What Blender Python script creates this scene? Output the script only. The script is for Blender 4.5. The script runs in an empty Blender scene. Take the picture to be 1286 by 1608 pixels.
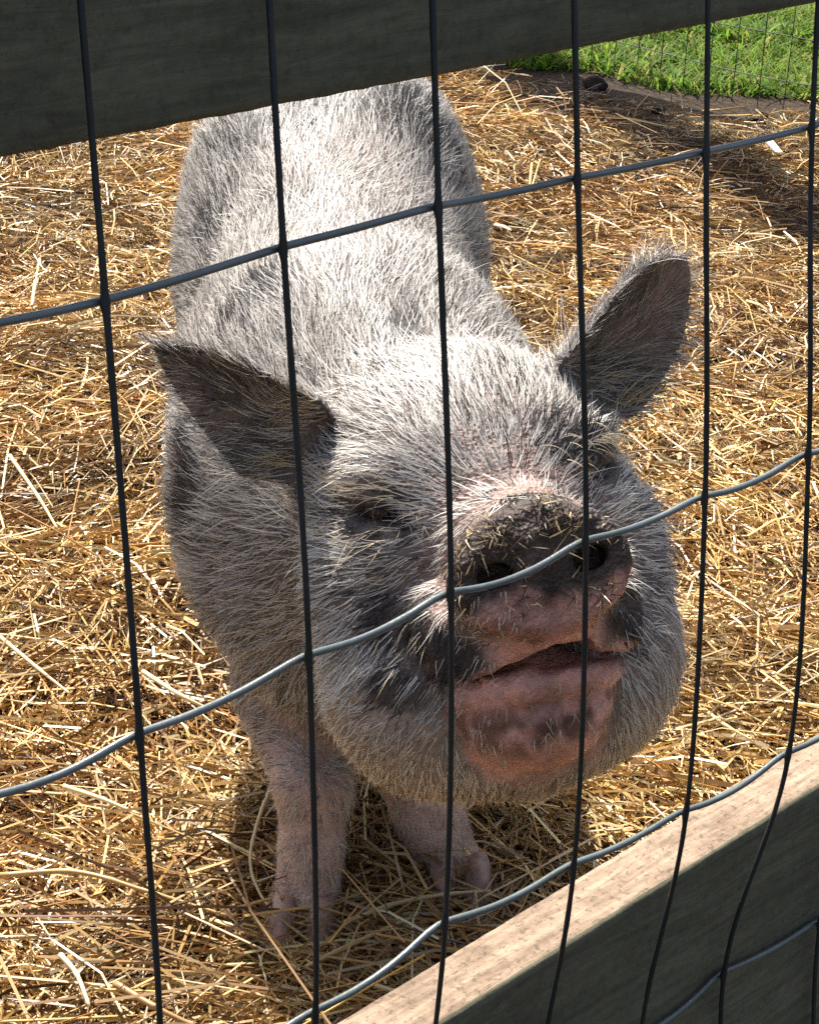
import bpy, math
import numpy as np
from mathutils import Vector, Matrix

rng = np.random.default_rng(7)
scene = bpy.context.scene

# ------------------------------------------------------------------ camera
CAM = np.array([0.0, 0.0, 1.4])
PITCH, ROLL, FPX = math.radians(26), math.radians(2.782), 3300.0     # focal length in pixels of a 1286 x 1608 frame
_F = np.array([0, math.cos(PITCH), -math.sin(PITCH)])
_U0 = np.array([0, math.sin(PITCH), math.cos(PITCH)])
_R0 = np.array([1.0, 0, 0])
_R = math.cos(ROLL) * _R0 + math.sin(ROLL) * _U0
_U = -math.sin(ROLL) * _R0 + math.cos(ROLL) * _U0
cd = bpy.data.cameras.new('camera')
cd.sensor_fit = 'HORIZONTAL'; cd.sensor_width = 36.0
cd.lens = 36.0 * FPX / 1286.0
cd.clip_start = 0.02; cd.clip_end = 2000
cam = bpy.data.objects.new('camera', cd)
scene.collection.objects.link(cam)
M = Matrix(((_R[0], _U[0], -_F[0], CAM[0]), (_R[1], _U[1], -_F[1], CAM[1]), (_R[2], _U[2], -_F[2], CAM[2]), (0, 0, 0, 1)))
cam.matrix_world = M
scene.camera = cam

# ------------------------------------------------------------------ sky, sun, exposure
SUN_EL, SUN_AZ = math.radians(55), math.radians(24)                  # the sun stands behind the pen, a little to the left
w = bpy.data.worlds.new('World'); scene.world = w; w.use_nodes = True
nt = w.node_tree
bg = nt.nodes['Background']
sky = nt.nodes.new('ShaderNodeTexSky'); sky.sky_type = 'NISHITA'; sky.sun_disc = False
sky.sun_elevation = SUN_EL; sky.sun_rotation = -SUN_AZ
sky.air_density = 1.0; sky.dust_density = 5.0; sky.ozone_density = 1.0
nt.links.new(sky.outputs[0], bg.inputs[0]); bg.inputs[1].default_value = 0.09
sd = bpy.data.lights.new('sun', 'SUN'); sd.energy = 4.7; sd.angle = math.radians(0.5); sd.color = (1.0, 0.95, 0.87)
sun = bpy.data.objects.new('sun', sd); scene.collection.objects.link(sun)
to_sun = Vector((-math.sin(SUN_AZ) * math.cos(SUN_EL), math.cos(SUN_AZ) * math.cos(SUN_EL), math.sin(SUN_EL)))
sun.rotation_euler = to_sun.to_track_quat('Z', 'Y').to_euler()
sun.location = (-2, 6, 6)
vs = scene.view_settings
vs.view_transform = 'Standard'; vs.look = 'None'; vs.gamma = 1.0; vs.exposure = 1.25; vs.use_curve_mapping = False
try:
    scene.cycles.max_bounces = 8; scene.cycles.diffuse_bounces = 3; scene.cycles.transmission_bounces = 3
    scene.cycles.use_denoising = False
except Exception: pass

# ------------------------------------------------------------------ helpers
def proj(p):
    p = np.asarray(p, float) - CAM
    d = p @ _F
    return np.stack([643 + FPX * (p @ _R) / d, 804 - FPX * (p @ _U) / d], -1)
def ray(x, y): return _F + _R * (x - 643) / FPX + _U * (804 - y) / FPX
def at(x, y, Y):                                                     # a measured point of the photograph at distance Y
    d = ray(x, y); return CAM + d * (Y / d[1])
def on_ground(x, y, z=0.0):
    d = ray(x, y); return CAM + d * ((z - CAM[2]) / d[2])
def unit(v):
    v = np.asarray(v, float); return v / (np.linalg.norm(v, axis=-1, keepdims=True) + 1e-12)

def link(o, parent=None):
    scene.collection.objects.link(o)
    if parent is not None:
        o.parent = parent
        if parent.type == 'EMPTY': o.matrix_parent_inverse = Matrix.Translation(-Vector(parent.location))
    return o
def tag(o, label=None, category=None, group=None, kind=None):
    for k, v in (('label', label), ('category', category), ('group', group), ('kind', kind)):
        if v: o[k] = v
    return o
def empty(name, loc, label, category, group=None):
    o = bpy.data.objects.new(name, None); o.location = loc; o.empty_display_size = 0.1
    link(o); return tag(o, label, category, group)
def mesh_np(name, verts, tris=None, quads=None, mat=None, parent=None, smooth=True, cols=None, uvs=None):
    me = bpy.data.meshes.new(name)
    verts = np.ascontiguousarray(verts, np.float32)
    parts = []; starts = []; n = 0
    for f, k in ((tris, 3), (quads, 4)):
        if f is not None and len(f):
            f = np.asarray(f, np.int32); parts.append(f.ravel()); starts.append(n + np.arange(len(f)) * k); n += f.size
    loops = np.concatenate(parts); st = np.concatenate(starts).astype(np.int32)
    me.vertices.add(len(verts)); me.vertices.foreach_set('co', verts.ravel())
    me.loops.add(len(loops)); me.loops.foreach_set('vertex_index', loops)
    me.polygons.add(len(st)); me.polygons.foreach_set('loop_start', st)
    me.polygons.foreach_set('use_smooth', np.full(len(st), smooth, bool))
    me.update(calc_edges=True); me.validate()
    if cols is not None:
        c = np.ones((len(verts), 4), np.float32); c[:, :3] = cols
        a = me.color_attributes.new('tint', 'FLOAT_COLOR', 'POINT'); a.data.foreach_set('color', c.ravel())
    if mat: me.materials.append(mat)
    o = bpy.data.objects.new(name, me)
    return link(o, parent)

def noise(p, s, seed=0):                                             # cheap smooth noise, about -1..1
    p = np.asarray(p, float) * s
    r = np.random.default_rng(seed); out = 0
    for k in range(5):
        a = r.normal(size=(p.shape[-1], p.shape[-1])); ph = r.uniform(0, 6.28, p.shape[-1])
        q = p @ (a / np.linalg.norm(a, axis=0)) * (1 + .35 * k) + ph
        out = out + np.prod(np.sin(q[..., :2]), axis=-1) / (1 + .3 * k)
    return out / 1.6

def tube(pts, r, n=8, jitter=0.0, caps=True):
    pts = np.asarray(pts, float); m = len(pts)
    t = unit(np.gradient(pts, axis=0))
    ref = np.array([0.31, 0.52, 0.8]); ref = np.where(np.abs(t @ ref)[:, None] > .95, np.array([1., 0, 0]), ref)
    a = unit(np.cross(t, ref)); b = np.cross(t, a)
    rr = np.broadcast_to(np.asarray(r, float), (m,))[:, None] * (1 + jitter * rng.normal(size=(m, n)))
    an = np.arange(n) * 2 * math.pi / n
    v = pts[:, None] + rr[..., None] * (np.cos(an)[None, :, None] * a[:, None] + np.sin(an)[None, :, None] * b[:, None])
    i = np.arange(m - 1)[:, None] * n + np.arange(n)[None]; j = np.arange(m - 1)[:, None] * n + (np.arange(n)[None] + 1) % n
    q = np.stack([i, j, j + n, i + n], -1).reshape(-1, 4)
    v = v.reshape(-1, 3); tr = []
    if caps:
        v = np.concatenate([v, pts[[0, -1]]]); c0 = m * n
        for k in range(n): tr += [(c0, (k + 1) % n, k), (c0 + 1, (m - 1) * n + k, (m - 1) * n + (k + 1) % n)]
    return v, q, np.array(tr, int).reshape(-1, 3)
def spline(pts, n):
    pts = np.asarray(pts, float)
    P = np.concatenate([[2 * pts[0] - pts[1]], pts, [2 * pts[-1] - pts[-2]]]); out = []
    for i in range(len(pts) - 1):
        p0, p1, p2, p3 = P[i:i + 4]
        for t in np.arange(n) / n:
            out.append(.5 * (2 * p1 + (p2 - p0) * t + (2 * p0 - 5 * p1 + 4 * p2 - p3) * t * t + (3 * p1 - p0 - 3 * p2 + p3) * t ** 3))
    return np.array(out + [pts[-1]])

# ------------------------------------------------------------------ materials
def mat_new(name):
    m = bpy.data.materials.new(name); m.use_nodes = True
    n = m.node_tree.nodes; return m, n, m.node_tree.links, n['Principled BSDF']
def add(n, t, **kw):
    x = n.new(t)
    for k, v in kw.items(): setattr(x, k, v)
    return x
def ramp(n, l, fac, stops):
    r = n.new('ShaderNodeValToRGB'); e = r.color_ramp.elements
    while len(e) < len(stops): e.new(.5)
    for q, (p, c) in zip(e, stops): q.position = p; q.color = (*c, 1)
    l.new(fac, r.inputs[0]); return r.outputs[0]
def tex_noise(n, l, scale, detail=4, rough=.6, vec=None, dist=0):
    t = n.new('ShaderNodeTexNoise'); t.inputs['Scale'].default_value = scale; t.inputs['Detail'].default_value = detail
    t.inputs['Roughness'].default_value = rough; t.inputs['Distortion'].default_value = dist
    if vec is not None: l.new(vec, t.inputs['Vector'])
    return t.outputs['Fac']
def bump(n, l, h, b, strength, dist):
    x = n.new('ShaderNodeBump'); x.inputs['Strength'].default_value = strength; x.inputs['Distance'].default_value = dist
    l.new(h, x.inputs['Height']); l.new(x.outputs[0], b.inputs['Normal'])

def m_fibre(name, transl, rough, spec=.35):                          # straw, grass, hair: tinted per piece, some light comes through
    m, n, l, b = mat_new(name)
    a = add(n, 'ShaderNodeVertexColor', layer_name='tint')
    l.new(a.outputs[0], b.inputs['Base Color']); b.inputs['Roughness'].default_value = rough
    b.inputs['Specular IOR Level'].default_value = spec
    tr = n.new('ShaderNodeBsdfTranslucent'); l.new(a.outputs[0], tr.inputs[0])
    mx = n.new('ShaderNodeMixShader'); mx.inputs[0].default_value = transl
    l.new(b.outputs[0], mx.inputs[1]); l.new(tr.outputs[0], mx.inputs[2]); l.new(mx.outputs[0], n['Material Output'].inputs[0])
    return m
M_STRAW = m_fibre('straw', .16, .42, .5)
M_GRASS = m_fibre('grass_blades', .5, .6, .12)
M_HAIR = m_fibre('pig_bristle', .22, .48, .28)

def m_ground():
    m, n, l, b = mat_new('pen_soil')
    tc = n.new('ShaderNodeTexCoord')
    f = tex_noise(n, l, 40, 8, .7, tc.outputs['Object']); g = tex_noise(n, l, 3, 4, .6, tc.outputs['Object'])
    c = ramp(n, l, f, [(.25, (.022, .013, .008)), (.5, (.07, .042, .022)), (.8, (.17, .105, .05))])
    c2 = ramp(n, l, f, [(.3, (.012, .014, .006)), (.7, (.05, .07, .015))])
    # lawn beyond the far fence line
    sp = n.new('ShaderNodeSeparateXYZ'); l.new(tc.outputs['Object'], sp.inputs[0])
    mu = add(n, 'ShaderNodeMath', operation='MULTIPLY_ADD'); l.new(sp.outputs[0], mu.inputs[0]); mu.inputs[1].default_value = .30; l.new(sp.outputs[1], mu.inputs[2])
    ad = add(n, 'ShaderNodeMath', operation='MULTIPLY_ADD'); l.new(g, ad.inputs[0]); ad.inputs[1].default_value = .4; l.new(mu.outputs[0], ad.inputs[2])
    gt = add(n, 'ShaderNodeMath', operation='GREATER_THAN'); l.new(ad.outputs[0], gt.inputs[0]); gt.inputs[1].default_value = 6.15
    mx = add(n, 'ShaderNodeMix', data_type='RGBA'); l.new(gt.outputs[0], mx.inputs[0]); l.new(c, mx.inputs[6]); l.new(c2, mx.inputs[7])
    l.new(mx.outputs[2], b.inputs['Base Color']); b.inputs['Roughness'].default_value = .95
    bump(n, l, f, b, 1.0, .06)
    return m
def m_wood(name, dark, mid, light, along, wear):                           # rough sawn board
    m, n, l, b = mat_new(name)
    tc = n.new('ShaderNodeTexCoord'); mp = n.new('ShaderNodeMapping'); l.new(tc.outputs['Object'], mp.inputs[0])
    mp.inputs['Rotation'].default_value = (0, 0, -along); mp.inputs['Scale'].default_value = (1, 1, 1)
    mp2 = n.new('ShaderNodeMapping'); l.new(mp.outputs[0], mp2.inputs[0]); mp2.inputs['Scale'].default_value = (6, 60, 60)
    f = tex_noise(n, l, 4, 6, .65, mp2.outputs[0], .6); g = tex_noise(n, l, 260, 3, .6, mp.outputs[0]); h = tex_noise(n, l, 9, 4, .6, mp.outputs[0])
    ad = add(n, 'ShaderNodeMath', operation='MULTIPLY_ADD'); l.new(g, ad.inputs[0]); ad.inputs[1].default_value = .35; l.new(f, ad.inputs[2])
    ad2 = add(n, 'ShaderNodeMath', operation='MULTIPLY_ADD'); l.new(h, ad2.inputs[0]); ad2.inputs[1].default_value = .3; l.new(ad.outputs[0], ad2.inputs[2])
    c = ramp(n, l, ad2.outputs[0], [(.52, dark), (.78, mid), (1.0, light)])
    fl = tex_noise(n, l, 420, 2, .7, mp.outputs[0], .4); st = tex_noise(n, l, 22, 5, .7, mp.outputs[0])
    m1 = add(n, 'ShaderNodeMix', data_type='RGBA', blend_type='MULTIPLY'); m1.inputs[0].default_value = .75 * wear; l.new(c, m1.inputs[6]); l.new(ramp(n, l, fl, [(.33, (.30, .26, .22)), (.46, (1, 1, 1))]), m1.inputs[7])
    m2 = add(n, 'ShaderNodeMix', data_type='RGBA', blend_type='MULTIPLY'); m2.inputs[0].default_value = .8 * wear; l.new(m1.outputs[2], m2.inputs[6]); l.new(ramp(n, l, st, [(.32, (.50, .46, .42)), (.55, (1, 1, 1))]), m2.inputs[7])
    l.new(m2.outputs[2], b.inputs['Base Color']); b.inputs['Roughness'].default_value = .85
    bump(n, l, ad.outputs[0], b, .35 + .45 * wear, .0008 + .0008 * wear)
    return m
ALONG = math.atan2(.6992, .7150)
M_BOARD = m_wood('dark_board', (.055, .053, .030), (.095, .090, .052), (.145, .135, .082), ALONG, .4)  # board faces take a dark olive tone
M_SAWN = m_wood('pale_sawn_edge', (.085, .052, .030), (.22, .155, .102), (.35, .26, .18), ALONG, .9)  # top strip of each board takes a paler tan tone
def m_wire(name, k, spec, rough):
    m, n, l, b = mat_new(name)
    tc = n.new('ShaderNodeTexCoord'); f = tex_noise(n, l, 400, 4, .6, tc.outputs['Object']); g = tex_noise(n, l, 30, 3, .6, tc.outputs['Object'])
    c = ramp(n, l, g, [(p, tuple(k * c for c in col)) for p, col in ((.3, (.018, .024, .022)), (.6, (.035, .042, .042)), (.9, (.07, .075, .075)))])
    l.new(c, b.inputs['Base Color']); b.inputs['Metallic'].default_value = .0; b.inputs['Roughness'].default_value = rough; b.inputs['Specular IOR Level'].default_value = spec
    bump(n, l, f, b, .35, .0006)
    return m
M_WIRE = m_wire('wire_shaded', .6, .35, .5)  # same galvanised wire, its backlit darkness put into the colour
M_WIRE_LIT = m_wire('wire_sunlit', 3.2, 1.0, .27)  # same wire again, sunlit brightness put into the colour
def m_skin():
    m, n, l, b = mat_new('pig_skin')
    a = add(n, 'ShaderNodeVertexColor', layer_name='tint'); tc = n.new('ShaderNodeTexCoord')
    f = tex_noise(n, l, 120, 6, .65, tc.outputs['Object']); v = n.new('ShaderNodeTexVoronoi'); v.inputs['Scale'].default_value = 260; l.new(tc.outputs['Object'], v.inputs['Vector'])
    mx = add(n, 'ShaderNodeMix', data_type='RGBA', blend_type='MULTIPLY'); mx.inputs[0].default_value = .8
    l.new(a.outputs[0], mx.inputs[6]); l.new(ramp(n, l, f, [(.3, (.55, .5, .48)), (.65, (1, 1, 1))]), mx.inputs[7])
    l.new(mx.outputs[2], b.inputs['Base Color']); b.inputs['Roughness'].default_value = .52; b.inputs['Specular IOR Level'].default_value = .4
    ad = add(n, 'ShaderNodeMath', operation='MULTIPLY_ADD'); l.new(v.outputs['Distance'], ad.inputs[0]); ad.inputs[1].default_value = .5; l.new(f, ad.inputs[2])
    bump(n, l, ad.outputs[0], b, .9, .004)
    b.inputs['Subsurface Weight'].default_value = .08; b.inputs['Subsurface Radius'].default_value = (.012, .004, .003); b.inputs['Subsurface Scale'].default_value = .5
    return m
M_SKIN = m_skin()
def m_plain(name, col, rough, noise_amt=.3, scale=80, metal=0):
    m, n, l, b = mat_new(name); tc = n.new('ShaderNodeTexCoord'); f = tex_noise(n, l, scale, 4, .6, tc.outputs['Object'])
    c = np.array(col); l.new(ramp(n, l, f, [(.3, tuple(c * (1 - noise_amt))), (.7, tuple(np.minimum(c * (1 + noise_amt), 1)))]), b.inputs['Base Color'])
    b.inputs['Roughness'].default_value = rough; b.inputs['Metallic'].default_value = metal; bump(n, l, f, b, .4, .001); return m
M_EYE = m_plain('eye', (.015, .008, .005), .08, .2)
M_HOOF = m_plain('hoof_horn', (.26, .16, .12), .55, .4)
M_POST = m_plain('weathered_post', (.11, .095, .07), .9, .4, 40)
M_PAPER = m_plain('white_scrap', (.8, .8, .78), .6, .05)
M_LUMP = m_plain('dark_lump', (.018, .012, .008), .95, .4, 60)

# ------------------------------------------------------------------ ground
def straw_h(x, y):
    p = np.stack([x, y], -1)
    inside = 1 / (1 + np.exp((y + .30 * x - 5.7) * 9))
    return .022 * noise(p, 3.2, 3) * inside + .012 * noise(p, 9, 4) * inside - .01
gx = np.concatenate([-np.geomspace(400, 2.3, 18), np.linspace(-2, 2.4, 150), np.geomspace(2.7, 400, 18)])
gy = np.concatenate([-np.geomspace(400, .6, 16), np.linspace(-.4, 9, 260), np.geomspace(9.5, 900, 20)])
X, Y = np.meshgrid(gx, gy, indexing='ij')
Z = straw_h(X, Y) - .012
ii = (np.arange(len(gx) - 1)[:, None] * len(gy) + np.arange(len(gy) - 1)[None]).ravel()
tag(mesh_np('ground', np.stack([X, Y, Z], -1).reshape(-1, 3), quads=np.stack([ii, ii + len(gy), ii + len(gy) + 1, ii + 1], -1), mat=m_ground()), kind='structure')

# ------------------------------------------------------------------ front fence: two boards and 2 x 4 inch welded wire
FO = np.array([-.1063, .3890, 1.2408])
FH = unit(np.array([.71497, .69917, -.0020])); FW = np.array([.06521, -.07320, -.99529]); FW = unit(FW - FH * (FW @ FH)); FN = np.cross(FH, FW)
if FN[1] > 0: FN = -FN
FS = .0508; BOARD_OFF = -.019
FV = {1: 0., 2: .1023, 3: .2074, 4: .3038}
FB = {1: -.004, 2: .003, 3: .0, 4: -.0165}
def f_v(j): return FV[j] if j in FV else (-.1016 * (1 - j) if j < 1 else .3038 + .1016 * (j - 4))
def f_b(j): return FB.get(j, -.0165)
OBS = {(1, 1): (155, 475), (2, 1): (437, 390), (3, 1): (678, 325), (4, 1): (900, 280), (5, 1): (1100, 240),
       (1, 2): (210, 1155), (2, 2): (478, 1030), (3, 2): (700, 930), (4, 2): (912, 850), (5, 2): (1100, 780), (6, 2): (1262, 712),
       (2, 3): (487, 1592), (3, 3): (690, 1450), (4, 3): (893, 1360), (5, 3): (1070, 1275), (6, 3): (1230, 1185), (6, 4): (1130, 1530), (7, 4): (1280, 1450), (6, 1): (1269, 201),
       (1, 0): (101, -165), (2, 0): (400, -265), (3, 0): (658, -330), (4, 0): (888, -370), (5, 0): (1108, -410), (6, 0): (1303, -450)}
def f_node(i, j):                                                    # the mesh is not quite regular: nodes wander by a few millimetres
    if j < 0: return f_node(i, 0) + (f_node(i, 0) - f_node(i, 1)) * -j
    p = FO + FH * i * FS + FW * f_v(j) + FN * f_b(j)
    if (i, j) in OBS:
        d = ray(*OBS[i, j]); n0 = FO + FN * f_b(j); p = CAM + d * (((n0 - CAM) @ FN) / (d @ FN))
    return p
fence_base = FO + FH * .3; fence_base[2] = 0
fence = empty('pen_fence', fence_base, 'near pen fence of two wide boards and welded wire mesh in front of the pig', 'fence')
IR = range(-12, 26); JR = range(-2, 14)
NODE = {(i, j): f_node(i, j) for i in IR for j in JR}
for i in IR:
    pts = spline([NODE[i, j] + FN * .0019 for j in JR], 40)
    pts = pts + FH * (noise(pts + i, 14, i + 40) * .0006)[:, None]
    weld = np.exp(-((np.arange(len(pts)) % 40 + 20) % 40 - 20.) ** 2 / .7)
    v, q, t = tube(pts - FN * (weld * .0003)[:, None], .00082 + .00005 * noise(pts, 300, 2) + .00045 * weld, 8, .03)
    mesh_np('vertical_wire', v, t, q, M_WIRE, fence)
for j in JR:
    P = []
    sag = {1: .0004, 2: .0030, 3: .0030, 4: .0026}.get(j, .0015)
    for i in IR:
        if i == IR[-1]: break
        a, b = NODE[i, j], NODE[i + 1, j]
        for t in np.arange(12) / 12: P.append(a + (b - a) * t + FW * sag * 4 * t * (1 - t) * (1 + .3 * math.sin(i * 2.1 + j)) + FN * (-.0006))
    P.append(NODE[IR[-1], j]); P = np.array(P)
    P[1:-1] = (P[:-2] + 2 * P[1:-1] + P[2:]) / 4; P[1:-1] = (P[:-2] + 2 * P[1:-1] + P[2:]) / 4
    v, q, t = tube(P, .00102 + .00005 * noise(P, 300, 2), 8, .03)
    mesh_np('horizontal_wire', v, t, q, M_WIRE_LIT, fence)
def board(name, v0, v1, thick, u0, u1, off, slope=0.0):
    # cross-section walked round the board, corners slightly broken and rough; top strip takes the paler sawn wood
    nu = int((u1 - u0) / .004); us = np.linspace(u0, u1, nu); c = .0012
    sec = [(-c, v1), (0, v1 - c)] + [(0, v) for v in np.linspace(v1 - .004, v0 + .004, 8)] + [(0, v0 + c), (-c, v0)] + \
          [(-s, v0) for s in np.linspace(.004, thick - .004, 5)] + [(-thick + c, v0), (-thick, v0 + c)] + [(-thick, v) for v in np.linspace(v0 + .01, v1 - .01, 4)] + [(-thick, v1 - c), (-thick + c, v1)]
    sec = np.array(sec); k = len(sec)
    V = FO + FN * off + us[:, None, None] * FH + sec[None, :, 0:1] * FN + (sec[None, :, 1:2] + us[:, None, None] * slope) * FW
    sc = noise(V, 90, 11); edge = np.zeros(k); edge[[0, 1, 2, 9, 10, 11, 12, 16, 17, 18]] = 1
    V = V + (FW * .00003 + FN * .00003) * (noise(V, 260, 11) * edge[None])[..., None] + FW * (noise(V, 700, 5) * edge[None] * .00003 + rng.normal(0, .00009, V.shape[:2]) * edge[None])[..., None] + FW * (noise(V, 3, 12) * edge[None] * .0003)[..., None]
    i = np.arange(nu - 1)[:, None] * k + np.arange(k)[None]; j = np.arange(nu - 1)[:, None] * k + (np.arange(k)[None] + 1) % k
    q = np.stack([i, j, j + k, i + k], -1).reshape(-1, 4)
    caps = [(0, a, a + 1) for a in range(1, k - 1)] + [((nu - 1) * k, (nu - 1) * k + a + 1, (nu - 1) * k + a) for a in range(1, k - 1)]
    o = mesh_np(name, V.reshape(-1, 3), np.array(caps), q, M_BOARD, fence)
    o.data.materials.append(M_SAWN)
    idx = np.zeros(len(o.data.polygons), np.int32); ntri = len(caps)
    col = np.tile(np.arange(k), nu - 1); idx[ntri:] = ((col >= 11) & (col <= 17)).astype(np.int32)
    o.data.polygons.foreach_set('material_index', idx); o.data.update()
    return o
tag(board('top_rail', -.0289 - .15, -.0289, .024, -.75, 1.6, BOARD_OFF, .002), 'dark board across the top of the view')
tag(board('bottom_rail', .2605, .2605 + .15, .024, -.75, 1.6, BOARD_OFF, -.034), 'board with a sunlit pale sawn top edge')
board('low_rail', .66, .81, .024, -.75, 1.6, BOARD_OFF)
for u in (-.72, 1.5):
    a = FO + FH * u + FN * (BOARD_OFF - .068); a0 = a + FW * ((a[2] + .25) / -FW[2] * -1); 
    zs = np.linspace(0, 1, 24); pts = a[None] + FW * (-.36 + zs * 1.75)[:, None]
    v, q, t = tube(pts, .045 + .002 * np.sin(zs * 30), 14, .02)
    mesh_np('post', v, t, q, M_POST, fence)

# ------------------------------------------------------------------ far fence beside the lawn
BF0 = np.array([.30, 5.86, 0]); BFD = unit(np.array([.79, -.61, 0])); BFN = np.array([-BFD[1], BFD[0], 0])
back = empty('lawn_fence', BF0, 'far thin wire fence standing in the grass at the top right', 'fence')
def bwave(u, z): return BF0 + BFD * u[..., None] + np.array([0, 0, 1.]) * z[..., None] + BFN * (.012 * noise(np.stack([u, z], -1), 3, 21))[..., None]
for i in range(-20, 34):
    z = np.linspace(-.02, 1.18, 30); u = np.full(30, i * .0762 + .02)
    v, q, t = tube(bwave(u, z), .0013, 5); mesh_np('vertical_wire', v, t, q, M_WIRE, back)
for j in range(12):
    u = np.linspace(-1.5, 2.6, 160); z = np.full(160, .075 + .1016 * j) + .014 * noise(u[:, None] * np.ones(2), 2.2, j + 60) * (1 if j < 3 else .2)
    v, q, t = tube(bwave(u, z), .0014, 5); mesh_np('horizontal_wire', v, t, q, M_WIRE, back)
for u, ph, pr in ((-1.5, 1.5, .06), (-0.25, 3.4, .11), (2.5, 1.5, .06)):
    pts = BF0 + BFD * u + BFN * .04 + np.array([0, 0, 1.]) * np.linspace(-.05, ph, 20)[:, None]
    v, q, t = tube(pts, pr + .003 * np.sin(np.arange(20) * 1.3), 12, .02); mesh_np('post', v, t, q, M_POST, back)

for z0 in (.36, .74, 1.12):
    us = np.linspace(-1.6, 2.65, 60); sec = np.array([(0, 0), (0, .14), (-.022, .14), (-.022, 0)])
    V = BF0 + us[:, None, None] * BFD + sec[None, :, :1] * BFN + (sec[None, :, 1:] + z0) * np.array([0, 0, 1.]); V = V + noise(V, 6, 31)[..., None] * np.array([0, 0, .003]) - BFN * .006
    i = np.arange(59)[:, None] * 4 + np.arange(4)[None]; j = np.arange(59)[:, None] * 4 + (np.arange(4)[None] + 1) % 4
    mesh_np('rail', V.reshape(-1, 3), None, np.concatenate([np.stack([i, j, j + 4, i + 4], -1).reshape(-1, 4), [(0, 1, 2, 3), (239, 238, 237, 236)]]), M_POST, back, False)

# ------------------------------------------------------------------ pig: a signed distance field turned into one skin
def ell(p, c, r):
    q = (p - np.asarray(c, np.float32)) / np.asarray(r, np.float32); k0 = np.sqrt((q * q).sum(-1)) + 1e-6
    q = q / np.asarray(r, np.float32); k1 = np.sqrt((q * q).sum(-1)) + 1e-6
    return k0 * (k0 - 1) / k1
def cap(p, a, b, ra, rb):
    a = np.asarray(a, np.float32); b = np.asarray(b, np.float32); ab = b - a
    h = np.clip(((p - a) @ ab) / (ab @ ab), 0, 1); d = p - a - h[..., None] * ab
    return np.sqrt((d * d).sum(-1)) - (ra + (rb - ra) * h)
def su(a, b, k): h = np.clip(.5 + .5 * (b - a) / k, 0, 1); return b + (a - b) * h - k * h * (1 - h)
def ss(a, b, k): h = np.clip(.5 - .5 * (a + b) / k, 0, 1); return a + (-b - a) * h + k * h * (1 - h)   # a minus b

HP = np.array([.0700, 1.6917, .5978])
HR, HF, HU = np.array([.95498, .27228, .11782]), np.array([.23854, -.94082, .24076]), np.array([-.17640, .20182, .96341])
HM = np.stack([HR, HF, HU], 1).astype(np.float32)                    # head axes: x to the photograph's right, y forward, z up
def to_head(p): return (p - HP.astype(np.float32)) @ HM
def from_head(q): return HP + np.asarray(q, float) @ HM.T.astype(float)
EAR_L, EAR_W = .160, .058
def ear_frame(s):
    A = unit(np.array([s * .71, .13, .69])) if s < 0 else unit(np.array([.715, .09, .69])); Cn = np.array([s * .25, .93, -.22]); Cn = unit(Cn - A * (A @ Cn)); B = np.cross(A, Cn)
    return np.array([s * (.150 if s < 0 else .126), -.115, .056]), A, B, Cn
def ear_c0(a, m): return np.where(m > 0, 11.0, 4.5) * m * m - .010 + 1.2 * np.clip(a - .07, 0, 1) ** 2   # upper edge rolls forward
def ear_sdf(q, s):
    o, A, B, Cn = [v.astype(np.float32) for v in ear_frame(s)]
    d = q - o; a = d @ A; b = d @ B; c = d @ Cn
    t = np.clip(a / EAR_L, 0, 1)
    wdt = EAR_W * (1 if s < 0 else 1.12) * np.clip(1 - t ** (1.3 if s < 0 else 3.2), 0, 1) ** .8 * np.clip(.85 + 1.5 * a / EAR_L, .6, 1)
    c0 = ear_c0(a, b * s)
    th = .0065 * (1 - .35 * t)
    dx = np.maximum(np.abs(b) - wdt, np.maximum(a - EAR_L, -.03 - a)); dz = np.abs(c - c0) - th
    dx = dx * .8
    return np.minimum(np.maximum(dx, dz), 0) + np.sqrt(np.maximum(dx, 0) ** 2 + np.maximum(dz, 0) ** 2) * .8 - .001

# leg joints (front legs measured, hind legs by the same build)
LF = [at(470, 1080, 1.99), at(492, 1235, 1.885), at(488, 1330, 1.86), at(478, 1430, 1.835)]
RF = [at(640, 1120, 2.02), at(672, 1270, 1.945), at(692, 1330, 1.93), at(714, 1388, 1.915)]
LF.append(LF[-1] + np.array([0, -.012, -.04])); RF.append(RF[-1] + np.array([.004, -.012, -.04]))
def hind(x, y): return [np.array([x, y, .34]), np.array([x * 1.02, y - .03, .23]), np.array([x, y + .06, .15]), np.array([x, y + .03, .05]), np.array([x, y + .02, .0])]
LH, RH = hind(-.225, 2.66), hind(.01, 2.68)

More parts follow.
